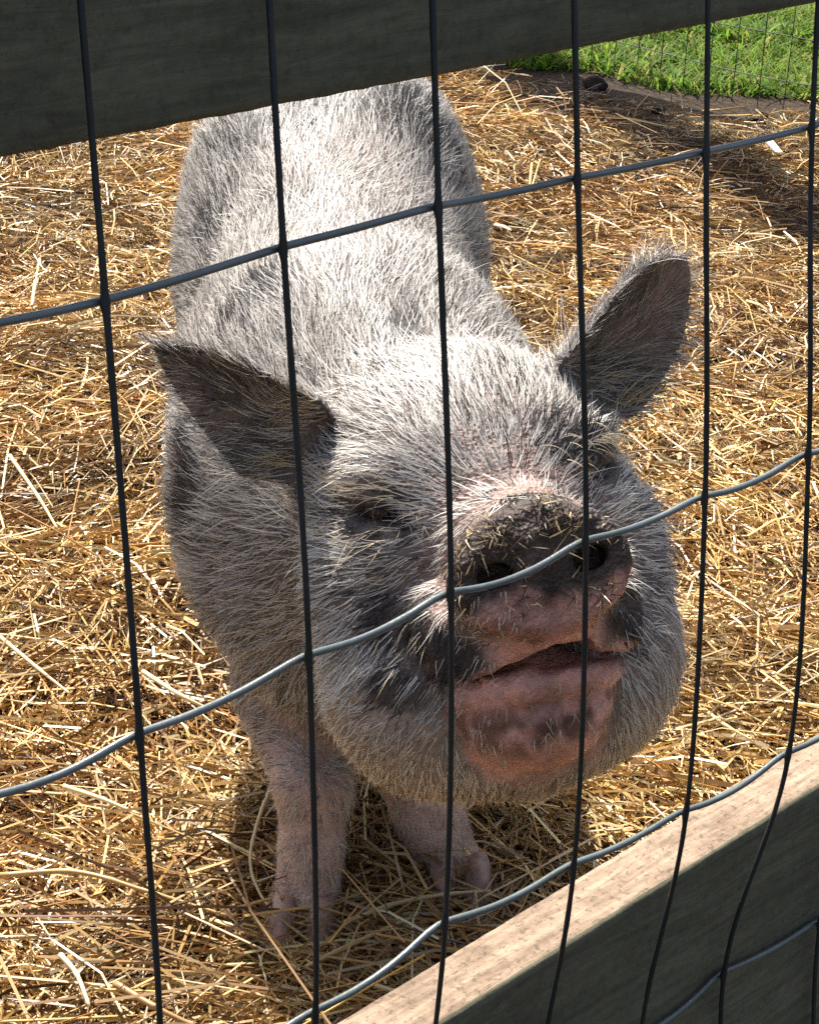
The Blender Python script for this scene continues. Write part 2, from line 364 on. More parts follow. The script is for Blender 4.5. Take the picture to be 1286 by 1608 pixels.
def mouth_z(x): return -.117 - np.where(x < 0, .24, .42) * (np.sqrt(x * x + .0004) - .02)
def head_sdf(p):
    q = to_head(p); m = q.copy(); m[..., 0] = np.abs(m[..., 0])
    d = ell(q, (0, -.10, .0), (.135, .15, .115))                     # cranium
    d = su(d, ell(q, (0, -.03, -.01), (.115, .085, .08)), .04)       # forehead
    d = su(d, cap(q, (0, -.01, -.055), (0, .095, -.045), .088, .064), .03)   # muzzle
    d = su(d, ell(m, (.10, -.05, -.075), (.068, .09, .075)), .03)    # cheek
    d = su(d, ell(m, (.078, -.035, -.165), (.092, .115, .115)), .03)  # jowl
    d = su(d, ell(q, (0, .005, -.20), (.112, .092, .085)), .03)        # under the chin
    d = su(d, ell(m, (.085, -.012, .030), (.040, .026, .018)), .02)   # brow
    d = su(d, ell(m, (.082, .016, -.032), (.034, .022, .018)), .02)   # bag under the eye
    up = su(ell(m, (.056, .070, -.088), (.047, .062, .042)), ell(q, (0, .105, -.080), (.05, .038, .034)), .02)   # upper lip
    lo = ell(q, (-.004, .074, -.175), (.073, .068, .058))                # lower jaw and chin
    for sx in (-1, 1):
        up = su(up, cap(q, (sx * .018, .134, -.092), (sx * .070, .105, -.112), .019, .024), .012)   # drooping lobes of the upper lip
        lo = su(lo, cap(q, (sx * .022, .130, -.139), (sx * .070, .098, -.149), .013, .011), .012)   # rim of the lower lip
    lo = su(lo, cap(q, (-.022, .130, -.139), (.022, .130, -.139), .013, .013), .012)
    d = su(d, up, .008)
    d = su(d, lo, .007)
    zc = mouth_z(q[..., 0])
    slit = np.maximum(np.abs(q[..., 2] - zc) - .0022, np.maximum(np.abs(q[..., 0] + .010) - .076, .055 - q[..., 1] + .0 * m[..., 0] - .35 * m[..., 0]))
    d = ss(d, slit, .008)
    d = ss(d, ell(q, (.012, .130, -.115), (.030, .050, .0150)), .006)   # the parted lips
    # nose disc, tipped a little up
    n = unit(np.array([0, .96, .28])); u = unit(np.array([0, -.28, .96])); o = np.array([0, .140, -.040])
    e = np.stack([q[..., 0], (q - o.astype(np.float32)) @ n.astype(np.float32), (q - o.astype(np.float32)) @ u.astype(np.float32)], -1)
    rad = np.sqrt((e[..., 0] / .073) ** 2 + (np.where(e[..., 2] > 0, e[..., 2] / .054, e[..., 2] / .050)) ** 2) + 1e-6
    dr = (rad - 1) * .052; dz = np.abs(e[..., 1] + .006 * (rad < 1) * (1 - rad ** 2)) - .008
    dr = dr + .010; disc = np.minimum(np.maximum(dr, dz), 0) + np.sqrt(np.maximum(dr, 0) ** 2 + np.maximum(dz, 0) ** 2) - .0135
    d = su(d, disc, .022)
    em = e.copy(); em[..., 0] = np.abs(em[..., 0])
    d = ss(d, ell(em, (.041, .006, .004), (.0150, .042, .0105)), .006)   # nostrils
    d = ss(d, cap(em, (0, .02, -.028), (0, .022, -.075), .0045, .006), .010)   # groove below the nose
    d = ss(d, ell(m, (.098, .006, .0005), (.030, .022, .0078)), .007)   # eye slit
    for s in (-1, 1): d = su(d, ear_sdf(q, s), .014)
    # creases and lumps of the lips, chin and nose
    ch = np.exp(-((q[..., 1] - .10) / .06) ** 2) * np.exp(-((q[..., 2] + .13) / .09) ** 2)
    d = d + ch * (.0022 * noise(q, 75, 51) + .0011 * noise(q, 190, 52)) + .0016 * np.exp(-((q[..., 1] - .14) / .03) ** 2) * noise(q, 140, 53)
    d = d + .0018 * np.sin(q[..., 2] * 330 + 3 * np.sin(q[..., 0] * 60)) * np.exp(-((q[..., 1] - .085) / .035) ** 2) * np.exp(-((q[..., 2] + .05) / .03) ** 2) * (m[..., 0] > .04)
    d = d + .0025 * np.exp(-((q[..., 1] + .14) / .012) ** 2) * np.exp(-(q[..., 0] / .05) ** 2) * (q[..., 2] > .05)
    d = d + .0022 * np.sin(q[..., 1] * 210 + 14 * np.abs(q[..., 0])) * np.exp(-((q[..., 1] - .085) / .03) ** 2) * (q[..., 2] > -.06)
    return d
def pig_sdf(p):
    p = np.asarray(p, np.float32)
    d = ell(p, (-.118, 2.66, .47), (.190, .25, .272))
    d = su(d, ell(p, (-.208, 2.60, .55), (.090, .20, .155)), .08)
    d = su(d, ell(p, (-.045, 2.62, .55), (.085, .20, .150)), .08)
    d = su(d, ell(p, (-.100, 2.36, .425), (.184, .36, .262)), .10)
    d = su(d, ell(p, (-.066, 2.10, .430), (.172, .24, .250)), .10)
    d = su(d, ell(p, (-.035, 1.96, .36), (.165, .14, .175)), .06)
    d = su(d, cap(p, (-.03, 2.02, .50), from_head((0, -.10, -.05)), .165, .135), .11)
    d = su(d, ell(p, at(385, 800, 2.05), (.070, .12, .13)), .06)     # left shoulder
    for L, ks in ((LF, 1), (RF, 1), (LH, 1.1), (RH, 1.1)):
        rr = [.074 * ks, .037 * ks, .030, .034, .026]
        leg = cap(p, L[0], L[1], rr[0], rr[1])
        for k in (1, 2, 3): leg = su(leg, cap(p, L[k], L[k + 1], rr[k], rr[k + 1]), .02)
        d = su(d, leg, .035)
    tail = cap(p, (-.155, 2.83, .56), (-.165, 2.88, .44), .016, .009); tail = su(tail, cap(p, (-.165, 2.88, .44), (-.15, 2.87, .36), .009, .005), .01)
    d = su(d, tail, .02)
    d = d + .0035 * noise(p[..., :], 16, 33)
    return su(d, head_sdf(p), .035).astype(np.float32)

def surface_nets(f, lo, hi, h, K):
    lo = np.array(lo); n = (np.ceil((np.array(hi) - lo) / (h * K)).astype(int)) * K + 1
    ax = [lo[k] + h * np.arange(n[k]) for k in range(3)]
    nb = (n - 1) // K
    cc = np.stack(np.meshgrid(*[lo[k] + h * K * (np.arange(nb[k]) + .5) for k in range(3)], indexing='ij'), -1)
    cv = f(cc.reshape(-1, 3)).reshape(nb)
    V = np.ones(n, np.float32)
    V[:-1, :-1, :-1] = np.repeat(np.repeat(np.repeat(cv, K, 0), K, 1), K, 2)
    B = np.argwhere(np.abs(cv) < h * K * 1.9 + .02)
    g = np.stack(np.meshgrid(*[np.arange(K + 1)] * 3, indexing='ij'), -1).reshape(-1, 3)
    for s in range(0, len(B), 1500):
        I = (B[s:s + 1500, None] * K + g[None]).reshape(-1, 3)
        V[I[:, 0], I[:, 1], I[:, 2]] = f((lo + I * h).astype(np.float32))
    S = V < 0
    c = np.zeros(n - 1, np.int8)
    corners = [(i, j, k) for i in (0, 1) for j in (0, 1) for k in (0, 1)]
    sl = lambda o: tuple(slice(o[a], n[a] - 1 + o[a]) for a in range(3))
    for o in corners: c += S[sl(o)]
    act = np.argwhere((c > 0) & (c < 8)); idx = -np.ones(n - 1, np.int64); idx[act[:, 0], act[:, 1], act[:, 2]] = np.arange(len(act))
    acc = np.zeros((len(act), 3)); cnt = np.zeros(len(act))
    for o in corners:
        for a in range(3):
            if o[a]: continue
            o2 = list(o); o2[a] = 1
            v0 = V[act[:, 0] + o[0], act[:, 1] + o[1], act[:, 2] + o[2]]; v1 = V[act[:, 0] + o2[0], act[:, 1] + o2[1], act[:, 2] + o2[2]]
            m = (v0 < 0) != (v1 < 0); t = np.where(m, v0 / np.where(m, v0 - v1, 1), 0)
            pt = np.tile(np.array(o, float), (len(act), 1)); pt[:, a] = t
            acc[m] += pt[m]; cnt[m] += 1
    P = lo + h * (act + acc / cnt[:, None])
    quads = []
    for a in range(3):
        b, cx = (a + 1) % 3, (a + 2) % 3
        o2 = [0, 0, 0]; o2[a] = 1
        A0 = S[tuple(slice(0, n[k] - (1 if k == a else 0)) for k in range(3))]; A1 = S[tuple(slice(1 if k == a else 0, n[k]) for k in range(3))]
        E = np.argwhere(A0 != A1); E = E[(E[:, b] > 0) & (E[:, cx] > 0) & (E[:, b] < n[b] - 1) & (E[:, cx] < n[cx] - 1)]
        def at_(db, dc):
            e = E.copy(); e[:, b] -= db; e[:, cx] -= dc; return idx[e[:, 0], e[:, 1], e[:, 2]]
        q = np.stack([at_(1, 1), at_(0, 1), at_(0, 0), at_(1, 0)], -1)
        flip = ~A0[E[:, 0], E[:, 1], E[:, 2]]; q[flip] = q[flip][:, ::-1]
        quads.append(q)
    return P, np.concatenate(quads)
def grad(p, e=.0015):
    p = np.asarray(p, np.float32); g = np.zeros_like(p)
    for a in range(3):
        o = np.zeros(3, np.float32); o[a] = e; g[:, a] = (pig_sdf(p + o) - pig_sdf(p - o)) / (2 * e)
    return g
PV, PQ = surface_nets(pig_sdf, (-.42, 1.44, -.03), (.38, 2.96, .86), .0042, 6)
for _ in range(2):
    g = grad(PV); d = pig_sdf(PV); PV = PV - np.clip(d, -.003, .003)[:, None] * g / np.maximum((g * g).sum(-1), .3)[:, None]
PN = unit(grad(PV, .003))

# where on the visible skin a point of the photograph lies
_pp = proj(PV); _dep = (PV - CAM) @ _F; _vis = ((CAM - PV) * PN).sum(-1) > 0
def surf(x, y, r=7):
    m = _vis & (np.abs(_pp[:, 0] - x) < r) & (np.abs(_pp[:, 1] - y) < r)
    if not m.any(): return surf(x, y, r * 2)
    k = np.flatnonzero(m); return PV[k[np.argmin(_dep[k])]]

# --- pigment: patches of dark skin, pink skin, mud; shade painted into creases and hollows
def blot(P, lst, nz=.35):
    out = np.zeros(len(P)); nn = noise(P, 45, 71) * nz + noise(P, 14, 72) * nz
    for (x, y, r, s) in lst:
        c = surf(x, y); d = np.linalg.norm(P - c, axis=1) / r
        out = np.maximum(out, s * np.clip((1.15 - d + nn * .6) * 2.2, 0, 1))
    return out
DARK = [(284, 680, .026, 1), (286, 740, .030, 1), (286, 800, .028, 1), (292, 845, .02, .8), (640, 990, .030, 1), (612, 962, .022, .8), (680, 1035, .030, 1), (650, 1020, .028, 1), (720, 1040, .02, .9),
        (605, 1085, .022, .9), (640, 1100, .016, .7), (885, 690, .025, .8), (930, 715, .03, .95), (550, 800, .022, .7), (610, 800, .024, .8), (640, 820, .015, .8), (580, 850, .015, .6),  # first two put the shade of the mouth corner crease into the colour
        (385, 470, .045, .7), (310, 430, .04, .6), (620, 165, .07, .75), (700, 230, .06, .6), (370, 200, .06, .65), (450, 300, .04, .45), (330, 330, .05, .55), (480, 160, .05, .65), (320, 560, .05, .4),
        (637, 522, .024, 1), (637, 500, .018, 1), (605, 570, .020, .7), (1005, 960, .028, .8), (560, 900, .025, .4), (520, 660, .03, .3), (760, 640, .03, .25), (800, 590, .03, .3), (350, 620, .03, .2)]  # first two put the shade of the nape crease into the colour
def regions(P):
    q = to_head(P.astype(np.float32)).astype(float); ax = np.abs(q[:, 0]); sm = lambda v, a, b: np.clip((v - a) / (b - a), 0, 1)
    near = sm(q[:, 1], -.30, -.2)
    nz = noise(P, 60, 5) * .012
    disc = sm(q[:, 1] + .28 * q[:, 2] + nz * .2, .128, .136) * (q[:, 2] > -.105) * (ax < .09)
    chin = sm(q[:, 1] + nz, .03, .06) * sm(-.105 - q[:, 2] - .25 * ax + nz, -.005, .010) * sm(.090 + .28 * (q[:, 2] + .13) - np.abs(q[:, 0] + .004) + nz, 0, .012) * sm(q[:, 2] + nz, -.258, -.205)
    lip = sm(q[:, 1] + nz, .09, .11) * sm(-q[:, 2] + nz, .075, .09) * sm(.058 - ax + nz, 0, .02)
    ears = [];
    for s in (-1, 1):
        o, A, B, Cn = ear_frame(s); d = q - o; a, b, c = d @ A, d @ B, d @ Cn; c0 = ear_c0(a, b * s)
        e = sm(a, .008, .045) * (np.abs(b) < EAR_W * 1.12 + .01) * (np.abs(c - c0) < .02) * (a < EAR_L + .01)
        ears.append((e, e * (c - c0 > .0) * sm(-b * s + nz, -.014, .010) * sm(a, .03, .065)))
    ear = np.maximum(ears[0][0], ears[1][0]); inner = np.maximum(ears[0][1], ears[1][1])
    rim = np.zeros(len(P))
    for s in (-1, 1):
        o, A, B, Cn = ear_frame(s); d = q - o; a, b, c = d @ A, d @ B, d @ Cn; t = np.clip(a / EAR_L, 0, 1)
        wd_ = EAR_W * (1 if s < 0 else 1.12) * np.clip(1 - t ** (1.3 if s < 0 else 3.2), 0, 1) ** .8; rim = np.maximum(rim, sm(np.abs(b) - wd_, -.012, -.004) * (a > .02) * (np.abs(c - ear_c0(a, b * s)) < .025) * (a < EAR_L + .02) * (np.abs(b) < EAR_W + .02))
    legs = sm(.235 - P[:, 2] + nz, 0, .09) * (1 - sm(q[:, 1], -.24, -.20) * sm(.03 - q[:, 2] - .32, -.02, .02) * 0)
    inhead = sm(q[:, 1], -.22, -.16) * (P[:, 1] < 1.83)
    legs = legs * (1 - inhead)
    return dict(q=q, ax=ax, disc=disc, chin=chin, lip=lip, ear=ear, inner=inner, legs=legs, inhead=inhead, rim=rim)
RG = regions(PV); DK = blot(PV, DARK)
mix = lambda a, b, t: a * (1 - t[:, None]) + np.asarray(b) * t[:, None]
base = np.full((len(PV), 3), 1.) * np.array([.15, .132, .122])
base = mix(base, (.30, .20, .17), np.clip(noise(PV, 11, 8) * .5 + .15, 0, .6))
snoutpink = np.clip((RG['q'][:, 1] - .0) / .08, 0, 1) * (RG['inhead'] > .5) * np.clip((RG['q'][:, 2] + .11) / .03, 0, 1)
base = mix(base, (.36, .28, .225), np.clip((-.11 - RG['q'][:, 2]) / .05, 0, 1) * RG['inhead'])  # jowl skin lightened, bounce from the straw put into its colour
base = mix(base, (.42, .25, .20), snoutpink * .45)
base = mix(base, (.68, .45, .34), RG['legs'] * .9)
base = mix(base, (.86, .45, .36), np.maximum(RG['chin'], RG['lip']) * .95)
base = mix(base, (.36, .25, .20), RG['inner'] * .85)
base = mix(base, (.15, .12, .11), np.clip(RG['ear'] - RG['inner'], 0, 1) * .6)
base = mix(base, (.022, .020, .020), DK * .93 * (1 - RG['chin'] * .7))
mudn = noise(PV, 55, 14) * .5 + noise(PV, 130, 15) * .35
q = RG['q']
disc_dark = np.clip((q[:, 2] + .059 + mudn * .022) / .012, 0, 1)
base = mix(base, (.56, .28, .22), RG['disc'] * (1 - disc_dark) * .95)
base = mix(base, (.028, .016, .010), np.maximum(RG['disc'], np.clip((q[:, 1] - .108 + mudn * .03) / .01, 0, 1) * (q[:, 2] > -.02) * (RG['ax'] < .07)) * disc_dark * np.clip(.95 + mudn * .25, .4, .97))
nost = np.minimum(np.linalg.norm((q - np.array([.041, .152, -.035])), axis=1), np.linalg.norm((q - np.array([-.041, .152, -.035])), axis=1))
base = mix(base, (.008, .005, .004), np.clip((.030 - nost) / .010, 0, 1) * .97 * (q[:, 1] < .146))
base = mix(base, (.15, .095, .065), np.clip(mudn * 1.4 + .35, 0, .8) * np.clip((.085 - PV[:, 2]) / .05, 0, 1))
chinmud = RG['chin'] * np.clip((mudn + .18) * 2.6, 0, 1) * np.clip(1.2 - np.abs(q[:, 2] + .178) / .035, 0, 1)
base = mix(base, (.10, .042, .026), chinmud * .85)
base = base * (1 + .22 * noise(PV, 38, 44) + .14 * noise(PV, 110, 45))[:, None].clip(.4, 1.5)
inside = np.exp(-((q[:, 2] - mouth_z(q[:, 0])) / .005) ** 2) * (q[:, 1] > .05) * (RG['ax'] < .11) * (RG['inhead'] > .5)
base = mix(base, (.03, .012, .01), np.clip(inside, 0, 1) * np.clip((pig_sdf(PV + 0) * 0 + .8), 0, 1))

pig = empty('pig', (-.05, 2.2, 0), 'bristly grey and white pig with raised muddy snout behind the wire', 'pig')
mesh_np('body', PV, quads=PQ, mat=M_SKIN, parent=pig, cols=base)
for s in (-1, 1):                                                    # eyes, deep in the folds
    c = from_head((s * .097, -.004, -.001)); th = np.linspace(0, math.pi, 14); r = .0145
    pts = c + np.outer(np.cos(th) * r, HF); v, qd, t = tube(pts, np.maximum(np.sin(th) * r, 1e-4), 20); mesh_np('eye', v, t, qd, M_EYE, pig)
for L, fwd in ((LF, 1), (RF, 1), (LH, 1), (RH, 1)):                  # cloven hooves
    b = L[4].copy(); b[2] = 0
    for s in (-1, 1):
        ring = []
        for z, k, y0 in ((-.028, 1.0, -.022), (-.006, 1.0, -.018), (.014, .85, -.006), (.03, .6, .0)):
            an = np.linspace(0, 2 * math.pi, 13)[:-1]
            ring.append(np.stack([b[0] + s * .0200 + .0185 * k * np.cos(an), b[1] + y0 - .012 + .036 * k * np.sin(an) * np.where(np.sin(an) < 0, 1.15, .8), np.full(12, b[2] + z + .03)], -1))
        v = np.concatenate(ring); i = np.arange(3)[:, None] * 12 + np.arange(12)[None]; j = np.arange(3)[:, None] * 12 + (np.arange(12)[None] + 1) % 12
        qd = np.stack([i, j, j + 12, i + 12], -1).reshape(-1, 4); t = [(36, 36 + a, 36 + a + 1) for a in range(1, 11)]
        mesh_np('hoof', v, np.array(t), qd, M_HOOF, pig)

# --- bristles
tri = np.concatenate([PQ[:, [0, 1, 2]], PQ[:, [0, 2, 3]]])
ar = np.linalg.norm(np.cross(PV[tri[:, 1]] - PV[tri[:, 0]], PV[tri[:, 2]] - PV[tri[:, 0]]), axis=1) / 2
tc_ = PV[tri].mean(1); tn = PN[tri[:, 0]]
facing = ((CAM - tc_) * tn).sum(-1) / np.linalg.norm(CAM - tc_, axis=1)
dens = np.where(facing > -.25, 1.0, .22)
td = RG['disc'][tri[:, 0]]; tchin = RG['chin'][tri[:, 0]]; tlip = RG['lip'][tri[:, 0]]; tleg = RG['legs'][tri[:, 0]]
dens *= (1 - .95 * td) * (nost[tri[:, 0]] > .036) * np.where((RG['q'][tri[:, 0], 1] > .120) & (RG['q'][tri[:, 0], 2] > -.06) & (RG['ax'][tri[:, 0]] < .075), .12, 1) * (1 - .25 * tchin) * (1 - .8 * tlip) * (1 + .2 * RG['inhead'][tri[:, 0]]) * (1 - .35 * RG['inner'][tri[:, 0]]) * (1 + 1.0 * RG['rim'][tri[:, 0]])
tq = to_head(tc_.astype(np.float32)); eyed = np.minimum(np.linalg.norm(tq - np.array([.098, .008, 0]), axis=1), np.linalg.norm(tq - np.array([-.098, .008, 0]), axis=1))
dens *= np.clip((eyed - .018) / .022, .0, 1) * (1 - .1 * tleg) * np.clip(1 + .55 * noise(tc_, 70, 87), .35, 1.6)
NH = 118000
pk = rng.choice(len(tri), NH, p=ar * dens / (ar * dens).sum())
u, v = rng.random(NH), rng.random(NH); f = u + v > 1; u[f], v[f] = 1 - u[f], 1 - v[f]
T = tri[pk]; bw = np.stack([1 - u - v, u, v], -1)[..., None]
hp = (PV[T] * bw).sum(1); hn = unit((PN[T] * bw).sum(1))
lerp = lambda k: (k[T] * bw[..., 0]).sum(1)
hq = to_head(hp.astype(np.float32)).astype(float); ih = lerp(RG['inhead']); il = lerp(RG['legs']); ie = lerp(RG['ear']); inn = lerp(RG['inner']); ic = lerp(RG['chin']); idc = lerp(RG['disc']); ili = lerp(RG['lip']); dk = lerp(DK); irm = lerp(RG['rim'])
# lie of the coat: back from the snout over the head, back and down along the flanks, down the legs
from_nose = unit(hq - np.array([0, .10, -.03]))
hd = from_nose @ HM.T.astype(float) + np.outer(np.clip(-.05 - hq[:, 2], 0, .15) * 4, (0, .2, -1.))
body_dir = np.stack([(hp[:, 0] + .09) * 1.2, np.full(NH, 1.0), -np.clip(.62 - hp[:, 2], 0, .5) * 2.4 + .1], -1)
body_dir = mix(body_dir, (0, .15, -1.), il)
ed = np.zeros((NH, 3))
for s in (-1, 1):
    o, A, B, Cn = ear_frame(s); k = (hq[:, 0] * s > 0)
    bb = (hq - o) @ B
    e = (A[None] * .8 + np.sign(bb)[:, None] * B[None] * np.clip(np.abs(bb) / .05, 0, 1)[:, None] * .9) @ HM.T.astype(float); ed[k] = e[k]
wh = np.clip(ih, 0, 1)
flow = unit(body_dir) * (1 - wh)[:, None] + unit(hd) * wh[:, None]
flow = flow * (1 - ie)[:, None] + unit(ed) * ie[:, None]
sw = np.stack([noise(hp, 22, 81), noise(hp, 22, 82), noise(hp, 22, 83)], -1)
clump = np.stack([noise(hp, 120, 84), noise(hp, 120, 85), noise(hp, 120, 86)], -1)
flow = unit(flow) + sw * .26 + clump * .30 + rng.normal(size=(NH, 3)) * .13
flow = unit(flow - hn * (flow * hn).sum(-1, keepdims=True))
ln = .035 * (1 - ih) + .033 * ih
ln *= (1 - .32 * np.clip((hq[:, 1] + .01) / .06, 0, 1) * ih) * np.where((hq[:, 1] > .085) & (ih > .5), .7, 1) * (1 - .55 * np.maximum(il, np.clip((.31 - hp[:, 2]) / .13, 0, 1) * (1 - ih))) * (1 - .40 * ie) * (1 - .4 * ic) * (1 - .5 * ili) * (1 - .5 * idc)
jow = np.clip((-.10 - hq[:, 2]) / .05, 0, 1) * ih
ln *= (1 - .05 * jow); ln *= rng.lognormal(0, .33, NH) * (1 + .25 * noise(hp, 30, 88))
ln *= 1 + .1 * irm
lift = np.clip(.08 * irm + .20 + rng.normal(size=NH) * .09 + .12 * ie - .12 * jow + .3 * idc, .05, .9)
curl = rng.normal(size=NH) * .07
side = np.cross(flow, hn)
wd = (.00040 + .00030 * rng.random(NH)) * (1 - .25 * ie) * (1 - .25 * il)
# colour of each bristle
wht = np.array([.57, .555, .52]); cream = np.array([.74, .62, .43]); blk = np.array([.018, .017, .018]); gry = np.array([.26, .235, .215])
hc = np.tile(wht, (NH, 1)); hc = mix(hc, (.44, .39, .33), rng.random(NH) * .6) * rng.uniform(.75, 1.25, (NH, 1))
hc = mix(hc, cream, np.clip(np.clip((-.16 - hq[:, 2]) / .07, 0, 1) * ih * 1.3 + .8 * il, 0, 1) * rng.uniform(.3, 1, NH))  # cream jowl and leg hair; light bounced off straw is painted into the jowl
hc = mix(hc, (.68, .54, .40), il * .6)
r = rng.random(NH); rg = r < .36 * (1 - .6 * jow) * (1 - .7 * il); hc[rg] = gry * rng.uniform(.12, 1.1, (rg.sum(), 1))
rd = rng.random(NH); bm = rd < np.clip(dk * .9, 0, .85); hc[bm] = blk * rng.uniform(.7, 2.2, (bm.sum(), 1))
im = rng.random(NH) < inn * .45 * (1 - irm); hc[im] = np.array([.38, .33, .29]) * rng.uniform(.5, 1.6, (im.sum(), 1))
em_ = rng.random(NH) < np.clip(ie - inn, 0, 1) * .35; hc[em_] = gry * .6
hc = hc * (1 + .22 * ih)[:, None]  # head hair made lighter to lift the shaded face
def ribbons(name, root, dirn, nrm, sd, L, lift, curl, w, col, mat, parent, lev=3, droop=0.0):
    n = len(root); vs_ = []
    pos = root - nrm * .001; ang = lift.copy(); cur = np.zeros(n)
    for k in range(lev + 1):
        tp = (1 - k / lev) ** .7
        if k < lev: vs_ += [pos + sd * (w * tp)[:, None], pos - sd * (w * tp)[:, None]]
        else: vs_.append(pos)
        d = dirn * (np.cos(ang) * np.cos(cur))[:, None] + nrm * np.sin(ang)[:, None] + sd * np.sin(cur)[:, None]
        pos = pos + unit(d) * (L / lev)[:, None]; ang = ang * .72 - .04 - droop; cur = cur + curl
    V = np.stack(vs_, 1); m = V.shape[1]; b = np.arange(n)[:, None] * m
    f = []
    for k in range(lev - 1):
        a = 2 * k; f += [(a, a + 1, a + 3), (a, a + 3, a + 2)]
    a = 2 * (lev - 1); f.append((a, a + 1, a + 2))
    tr = (b[:, None] + np.array(f)[None].reshape(1, -1, 3)).reshape(-1, 3)
    return mesh_np(name, V.reshape(-1, 3), tr, None, mat, parent, True, np.repeat(col, m, 0))
tag(ribbons('hair_coat', hp, flow, hn, side, ln, lift, curl, wd, hc, M_HAIR, pig), kind='stuff')

# long curled bristles round eyes and ears
def long_hairs(name, spec, lev=9, tone=(.72, .60, .42)):
    R_, D_, N_, S_, L_, C_, W_, K_ = [], [], [], [], [], [], [], []
    for (x, y, spread, n, dx, dy, L, cu) in spec:
        for _ in range(n):
            p = surf(x + rng.normal() * spread, y + rng.normal() * spread * .6); k = np.argmin(((PV - p) ** 2).sum(1)); nn = PN[k]
            d = _R * dx + _U * dy + rng.normal(size=3) * .22; d = unit(d - nn * (d @ nn))
            R_.append(p); D_.append(d); N_.append(nn); S_.append(np.cross(d, nn)); L_.append(L * rng.uniform(.6, 1.25)); C_.append(cu + rng.normal() * .09); W_.append(.00045); K_.append(np.array(tone) * rng.uniform(.7, 1.1))
    a = [np.array(z) for z in (R_, D_, N_, S_, L_, C_, W_, K_)]
    return tag(ribbons(name, a[0], a[1], a[2], a[3], a[4], np.full(len(a[0]), .75), a[5], a[6], a[7], M_HAIR, pig, lev, .0), kind='stuff')
long_hairs('brow_bristles', [(600, 775, 34, 22, -.9, .15, .05, -.08), (530, 750, 30, 22, -1, .2, .065, -.14), (575, 845, 22, 18, -.7, -.5, .035, .1), (640, 815, 14, 16, .5, -.5, .02, .1),
                             (920, 695, 26, 22, .9, .2, .045, .1), (955, 690, 14, 18, 1, .15, .05, .14)])
long_hairs('ear_tufts', [(460, 730, 16, 34, -.8, .5, .06, -.2), (480, 640, 20, 26, -.9, .4, .06, -.22), (985, 640, 14, 30, .5, .8, .05, .2), (960, 600, 16, 24, .6, .6, .045, .2), (500, 820, 18, 24, -.8, -.4, .045, .18)])
long_hairs('chin_whiskers', [(620, 1000, 30, 12, -.3, -.9, .03, .05), (760, 960, 40, 40, .0, -.8, .012, .02), (880, 1150, 70, 50, .1, -1, .014, .03), (600, 900, 30, 10, -.8, -.5, .03, .1)], 5)

long_hairs('eyelashes', [(585, 800, 12, 26, -.5, -.8, .020, .05), (610, 805, 10, 18, .2, -.9, .016, .0), (925, 722, 10, 26, .4, -.8, .018, -.05)], 5, (.10, .06, .035))

# hay crumbs stuck on the muddy nose
kk = np.flatnonzero((RG['disc'] > .6) & (q[:, 2] > -.09) & _vis & (nost > .022)); wgt = np.where(q[kk, 2] > -.06, 1.2, .6) * np.clip(.25 + 1.2 * noise(PV[kk], 75, 61), .05, 2); kk = rng.choice(kk, 520, p=wgt / wgt.sum())
nn = PN[kk]; dd = unit(np.cross(nn, rng.normal(size=(520, 3)))); cr = np.array([.66, .50, .28]) * rng.uniform(.3, 1.4, (520, 1)); cr[rng.random(520) < .55] = (.05, .03, .015)
tag(ribbons('hay_crumbs', PV[kk] + nn * .0022, dd, nn, np.cross(dd, nn), rng.lognormal(math.log(.0095), .5, 520), rng.uniform(.05, .75, 520), np.zeros(520), rng.uniform(.0003, .0008, 520), cr, M_STRAW, pig, 2), kind='stuff')

# ------------------------------------------------------------------ straw litter
def straw_mesh(name, root, yaw, tilt, L, rad, col, bend, mat=M_STRAW, lev=3):
    n = len(root); P = []; pos = root.copy(); ya = yaw.copy(); ti = tilt.copy()
    for k in range(lev):
        P.append(pos.copy()); d = np.stack([np.cos(ya) * np.cos(ti), np.sin(ya) * np.cos(ti), np.sin(ti)], -1)
        pos = pos + d * (L / (lev - 1))[:, None]; ya = ya + bend; ti = ti * .4 - .03
    P = np.stack(P, 1); t = unit(P[:, -1] - P[:, 0]); a = unit(np.cross(t, np.array([0.03, .02, 1.]))); b = np.cross(a, t)
    roll = rng.uniform(0, 2.1, n); V = []
    for k in range(3):
        an = roll + k * 2.0944; fl = .55 if k else 1.0
        V.append(P + (a * np.cos(an)[:, None] + b * np.sin(an)[:, None])[:, None] * rad[:, None, None] * fl)
    V = np.stack(V, 2); base_ = np.arange(n)[:, None] * lev * 3; f = []
    for k in range(lev - 1):
        for c in range(3):
            i0, i1 = k * 3 + c, k * 3 + (c + 1) % 3; f.append((i0, i1, i1 + 3, i0 + 3))
    qd = (base_[:, None] + np.array(f)[None]).reshape(-1, 4)
    return mesh_np(name, V.reshape(-1, 3), None, qd, mat, None, False, np.repeat(col, lev * 3, 0))
def straw_cols(n):
    pal = np.array([[.68, .455, .18], [.74, .565, .285], [.60, .375, .13], [.32, .17, .058], [.80, .67, .42], [.12, .057, .022], [.64, .425, .15]])
    c = pal[rng.choice(len(pal), n, p=[.24, .18, .2, .12, .10, .06, .10])]
    return c * rng.uniform(.75, 1.2, (n, 1))
def lawn_edge(x, y): return y + .30 * x + .35 * np.clip(.45 - x, 0, 2) * 0 + .10 * noise(np.stack([x, y], -1), 5, 90)
def in_pen(x, y): return lawn_edge(x, y) < 5.44 + .25 * np.clip(.7 - x, 0, 1)
